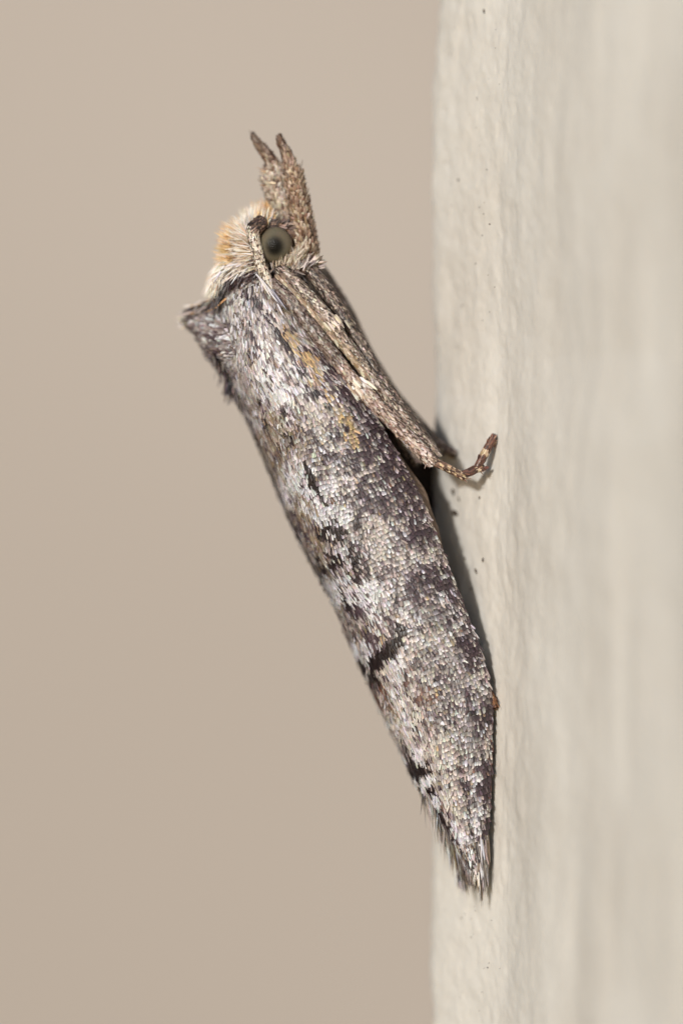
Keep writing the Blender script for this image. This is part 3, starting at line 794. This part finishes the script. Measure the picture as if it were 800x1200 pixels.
# ---- antennae (ringed, laid back along the neck)
def antenna(dep, nm):
    pts = [(309, 258, dep + 6, 6.5), (304, 262, dep + 3, 7), (299, 267, dep - 1, 7), (296.5, 273, dep - 3, 5.6), (298, 283, dep - 5, 5.2), (302, 298, dep - 6, 5.0), (307, 314, dep - 7, 4.7),
           (313, 328, dep - 8, 4.3), (319, 341, dep - 8, 3.9), (328, 352, dep - 4, 3.2), (340, 366, dep + 4, 2.6), (360, 392, dep + 16, 2.0), (385, 425, dep + 20, 1.4)]
    tb = Tube(pts, 170)
    x = np.arange(170) / 169 * tb.len
    seg_ = (x / 5.2) % 1.0
    tb.s[:, 3:5] *= (1.16 + .3 * np.sin(np.pi * seg_) - .08)[:, None]
    a = tb.mesh('antenna', M_SKIN, moth, 16)
    ct = Coat()
    def cf(x, ph, n):
        c = mixcols([(222, 212, 198), (192, 176, 158), (130, 108, 94)], [.55, .32, .13], n)
        c[x < .085] = mixcols([(60, 44, 40), (120, 96, 84), (36, 26, 24)], [.45, .25, .3], int((x < .085).sum()))
        ring = (x * tb.len / 5.2) % 1.0
        c *= np.where(ring < .2, .55, 1.0)[:, None]
        return c * .9, c * 1.08
    tb.coat(ct, 2600, 4.0, 2.0, .07, cf, 0, .9, jlift=.06)
    ct.build('antenna_scales', a)
antenna(-5, 0)
antenna(98, 1)
# few steel-grey bristles lying beside the near antenna
br = Coat()
for (u0, v0, u1, v1, c_) in ((300, 321, 322, 346, (190, 186, 190)), (304, 326, 318, 350, (214, 208, 206)), (314, 338, 331, 360, (84, 80, 92)), (318, 339, 336, 363, (150, 148, 158)), (322, 346, 338, 366, (48, 46, 56)), (312, 336, 326, 356, (206, 200, 202)), (325, 356, 333, 372, (196, 192, 200))):
    br.add(P([u0], [v0], [-26]), P([u1], [v1], [-32]) - P([u0], [v0], [-26]), np.array([0, -1., 0]), math.hypot(u1 - u0, v1 - v0), 2.2, .0, jit(c_, 1, .03), None, 0, HAIR)
br.build('neck_bristles', body)

# ---- labial palps (the beak of two brushes with bare tips)
def palp(pts, tip, colf, tipcols, n, nm, fringe=None):
    tb = Tube(pts, 30)
    a = tb.mesh('labial_palp', M_SKIN, moth, 18)
    ct = Coat()
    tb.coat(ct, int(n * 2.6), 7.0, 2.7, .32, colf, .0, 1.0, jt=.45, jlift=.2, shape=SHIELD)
    t2 = Tube(tip, 16)
    tm = t2.mesh('palp_tip', M_SKIN, a, 12)
    def cf(x, ph, n):
        c = mixcols(tipcols, [.4, .35, .25], n)
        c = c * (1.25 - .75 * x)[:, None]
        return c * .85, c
    t2.coat(ct, 620, 6.5, 2.2, .14, cf, 0, 1, jt=.2)
    if fringe: fringe(ct)
    ct.build('palp_scales', a)
def colB(x, ph, n):
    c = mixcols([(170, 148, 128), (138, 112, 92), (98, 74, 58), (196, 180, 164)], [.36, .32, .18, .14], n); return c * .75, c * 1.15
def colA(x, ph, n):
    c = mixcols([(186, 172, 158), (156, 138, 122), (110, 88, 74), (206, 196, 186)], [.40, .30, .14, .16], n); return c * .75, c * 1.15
palp([(352, 318, 22, 13, 14), (358, 297, 18, 14, 15), (355, 270, 16, 12.5, 13), (350, 240, 16, 11.5, 12), (345, 212, 17, 9.5, 10), (343, 199, 18, 7, 8)],
     [(342, 205, 20, 7), (340, 192, 20, 6.6), (335, 178, 20, 5.4), (330, 168, 20, 3.6), (328, 162, 20, 1.2)], colB, [(140, 112, 94), (96, 70, 56), (178, 156, 138)], 900, 0)
def fr(ct):
    n = 110
    k = rng.random(n)
    c = mixcols([(200, 164, 120), (186, 172, 158), (214, 196, 172), (130, 98, 72)], [.35, .25, .25, .15], n)
    ct.add(P(316 + 16 * k + rng.normal(0, 2, n), 202 + 40 * k + rng.normal(0, 3, n), 34 + rng.normal(0, 7, n)),
           unit(np.array([-.92, 0, .28]) + .2 * rng.normal(0, 1, (n, 3))), np.array([0, -1., .1]), rng.uniform(8, 16, n), 2.4, 0., c, c * 1.1, 0, HAIR)
palp([(345, 285, 40, 11, 13), (340, 262, 36, 13, 14), (333, 240, 33, 15, 15), (326, 218, 32, 15.5, 14), (323, 203, 32, 14.5, 12), (322, 195, 32, 10, 9)],
     [(326, 203, 30, 7.2), (320, 190, 30, 6.8), (311, 178, 30, 5.6), (303, 168, 30, 3.6), (298.5, 161, 30, 1.2)], colA, [(130, 104, 86), (88, 62, 48), (176, 156, 138)], 900, 1, fr)

# ---- legs
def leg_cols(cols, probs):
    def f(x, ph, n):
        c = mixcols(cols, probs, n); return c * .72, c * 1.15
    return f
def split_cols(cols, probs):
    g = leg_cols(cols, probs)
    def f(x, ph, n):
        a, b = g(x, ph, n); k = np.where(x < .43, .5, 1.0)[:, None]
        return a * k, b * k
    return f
BR = leg_cols([(166, 150, 138), (126, 108, 96), (62, 48, 42), (208, 198, 188)], [.33, .25, .25, .17])
DKB = leg_cols([(120, 104, 94), (84, 70, 62), (46, 36, 32), (172, 158, 146)], [.28, .3, .28, .14])
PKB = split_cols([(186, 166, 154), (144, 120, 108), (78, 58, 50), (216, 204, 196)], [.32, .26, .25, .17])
def leg(pts, n, colf, L=5.6, W=2.0, lift=.16, extra=None, nn=60):
    n = int(n * 2.8)
    pts = [p[:3] + (p[3] * .9,) for p in pts]
    tb = Tube(pts, nn)
    a = tb.mesh('leg', M_SKIN, moth, 16)
    ct = Coat()
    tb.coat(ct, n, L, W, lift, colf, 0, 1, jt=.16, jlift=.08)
    if extra: extra(ct, a)
    ct.build('leg_scales', a)
    return a

# near middle leg: femur along the wing edge, knee tuft, tibia, tarsus on the wall
def tarsus_extra(ct, a):
    def seg_(pts, cols, n, rings=None, L=6.0, W=3.0, lift=.10, nn=24):
        pts = [p[:3] + (p[3] * .82,) for p in pts]
        t_ = Tube(pts, nn)
        t_.mesh('tarsus', M_TARS, a, 12)
        def cf(x, ph, n_):
            c = mixcols(cols[0], cols[1], n_)
            if rings is not None:
                m = rings(x, ph); c[m] = mixcols([(206, 184, 156), (176, 148, 118)], [.6, .4], int(m.sum()))
            return c * .85, c * 1.1
        t_.coat(ct, int(n * 1.7), L * .8, W * .7, lift, cf, 0, 1, jt=.14, jlift=.06)
    dk = ([(104, 80, 68), (64, 46, 40), (142, 116, 100)], [.45, .35, .2])
    seg_([(496, 535, -24, 5.6), (510, 542, -23, 5.4), (525, 549, -20, 5.0), (540, 557, -16, 5.0)], dk, 420, lambda x, ph: ((x * 5.5 + ph * .28) % 1.0) < .32)
    rd = ([(98, 66, 54), (64, 42, 36), (130, 92, 76)], [.45, .35, .2])
    seg_([(537, 557, -16, 4.2), (548, 554, -14, 5.4), (557, 550, -11, 5.2), (564, 549, -9, 3.0)], rd, 240, lambda x, ph: (x > .66) & (x < .82))
    seg_([(556, 551, -11, 3.6), (562, 542, -11, 5.2), (568, 531, -10, 5.4), (574, 520, -8, 5.0), (577, 514, -6, 3.2)], rd, 300, lambda x, ph: (x > .40) & (x < .55))
    # spurs at the joints
    c = jit((120, 92, 76), 6, .1)
    ct.add(P([538, 540, 541, 560, 562, 500], [558, 559, 560, 551, 552, 541], [-17, -18, -14, -12, -10, -26]), P([549, 552, 547, 567, 566, 497], [562, 561, 565, 553, 556, 550], 0) - P([538, 540, 541, 560, 562, 500], [558, 559, 560, 551, 552, 541], 0),
           np.array([0, -1., 0]), [11, 13, 8, 8, 6, 9], 1.6, 0, c, c, 0, HAIR)
    # fuzz and claws at the foot
    n = 60
    c = mixcols([(124, 84, 66), (168, 136, 110), (84, 54, 44)], [.45, .25, .3], n)
    ct.add(P(575 + rng.normal(0, 2, n), 518 + rng.normal(0, 3, n), -7 + rng.normal(0, 2, n)), unit(np.array([.45, 0, 1.]) + .4 * rng.normal(0, 1, (n, 3))), np.array([-.5, -1., 0]), rng.uniform(3, 6, n), 1.4, 0, c, c, 0, HAIR)
    # pale brush at the knee
    n = 70
    c = mixcols([(214, 206, 196), (186, 168, 150), (150, 128, 110)], [.5, .3, .2], n)
    ct.add(P(418 + rng.normal(0, 5, n), 450 + rng.normal(0, 6, n), -36 + rng.normal(0, 3, n)), unit(np.array([.72, -.05, -.9]) + .2 * rng.normal(0, 1, (n, 3))), np.array([-.2, -1., .1]), rng.uniform(10, 20, n), 3.2, .08, c, c, 0, BLADE)
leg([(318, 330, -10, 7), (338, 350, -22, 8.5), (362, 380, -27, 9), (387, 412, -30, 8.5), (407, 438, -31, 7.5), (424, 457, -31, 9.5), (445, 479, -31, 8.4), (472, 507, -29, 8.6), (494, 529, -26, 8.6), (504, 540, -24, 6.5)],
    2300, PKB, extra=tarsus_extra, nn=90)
# near front leg, folded: two long strips that end in a pale brush
def brush(ct, a):
    n = 60
    c = mixcols([(206, 192, 176), (170, 150, 132)], [.6, .4], n)
    ct.add(P(386 + rng.normal(0, 5, n), 373 + rng.normal(0, 5, n), -28 + rng.normal(0, 3, n)), unit(np.array([.72, 0, -.85]) + .12 * rng.normal(0, 1, (n, 3))), np.array([0, -1., .1]), rng.uniform(10, 17, n), 2.8, .05, c, c, 0, BLADE)
leg([(326, 314, -6, 6), (346, 331, -20, 7.5), (367, 353, -25, 7.5), (389, 378, -27, 6.5), (402, 396, -25, 4.5), (424, 424, -20, 3.2)], 1200, BR, extra=brush)
leg([(324, 322, -8, 3.4), (348, 346, -22, 3.8), (376, 377, -26, 3.8), (403, 409, -27, 3.6), (426, 437, -26, 3.2)], 620, leg_cols([(176, 158, 136), (142, 122, 102), (196, 184, 166)], [.4, .35, .25]), L=9, W=2.8, lift=.05)
# third strip further from the wing, and the leg above the tibia
leg([(350, 306, 2, 8), (367, 321, -2, 9), (388, 349, -3, 9), (408, 379, -4, 8), (426, 409, -4, 7.5), (440, 436, -8, 8), (462, 468, -8, 7.5), (486, 500, -8, 7.5), (506, 526, -7, 6.5)], 2300, DKB)
leg([(404, 398, -16, 7), (418, 420, -18, 8), (436, 444, -20, 7), (458, 472, -20, 6.5), (482, 502, -17, 6.5), (510, 532, -12, 5)], 1100, BR)
# legs of the far side, behind
leg([(356, 300, 60, 14), (378, 328, 64, 13), (404, 366, 66, 11), (424, 402, 66, 8), (438, 428, 66, 9), (462, 464, 66, 8), (490, 496, 64, 8), (512, 518, 62, 6), (530, 530, 56, 4)], 1700, DKB)
leg([(345, 330, 30, 20), (375, 372, 34, 17), (410, 424, 38, 14), (440, 470, 42, 12), (468, 510, 42, 9), (488, 540, 42, 6)], 1300, DKB)
# hind leg tucked under the wing, its brown end just showing at the wall
hl = leg([(452, 600, 20, 8), (498, 690, 12, 7), (540, 760, 4, 5), (566, 800, -4, 3.6), (574, 814, -9, 3.4), (578, 821, -12, 3.4), (578, 826, -12, 2.2)], 800, leg_cols([(128, 86, 54), (92, 58, 38), (160, 122, 82)], [.45, .35, .2]), L=6, W=2.8)
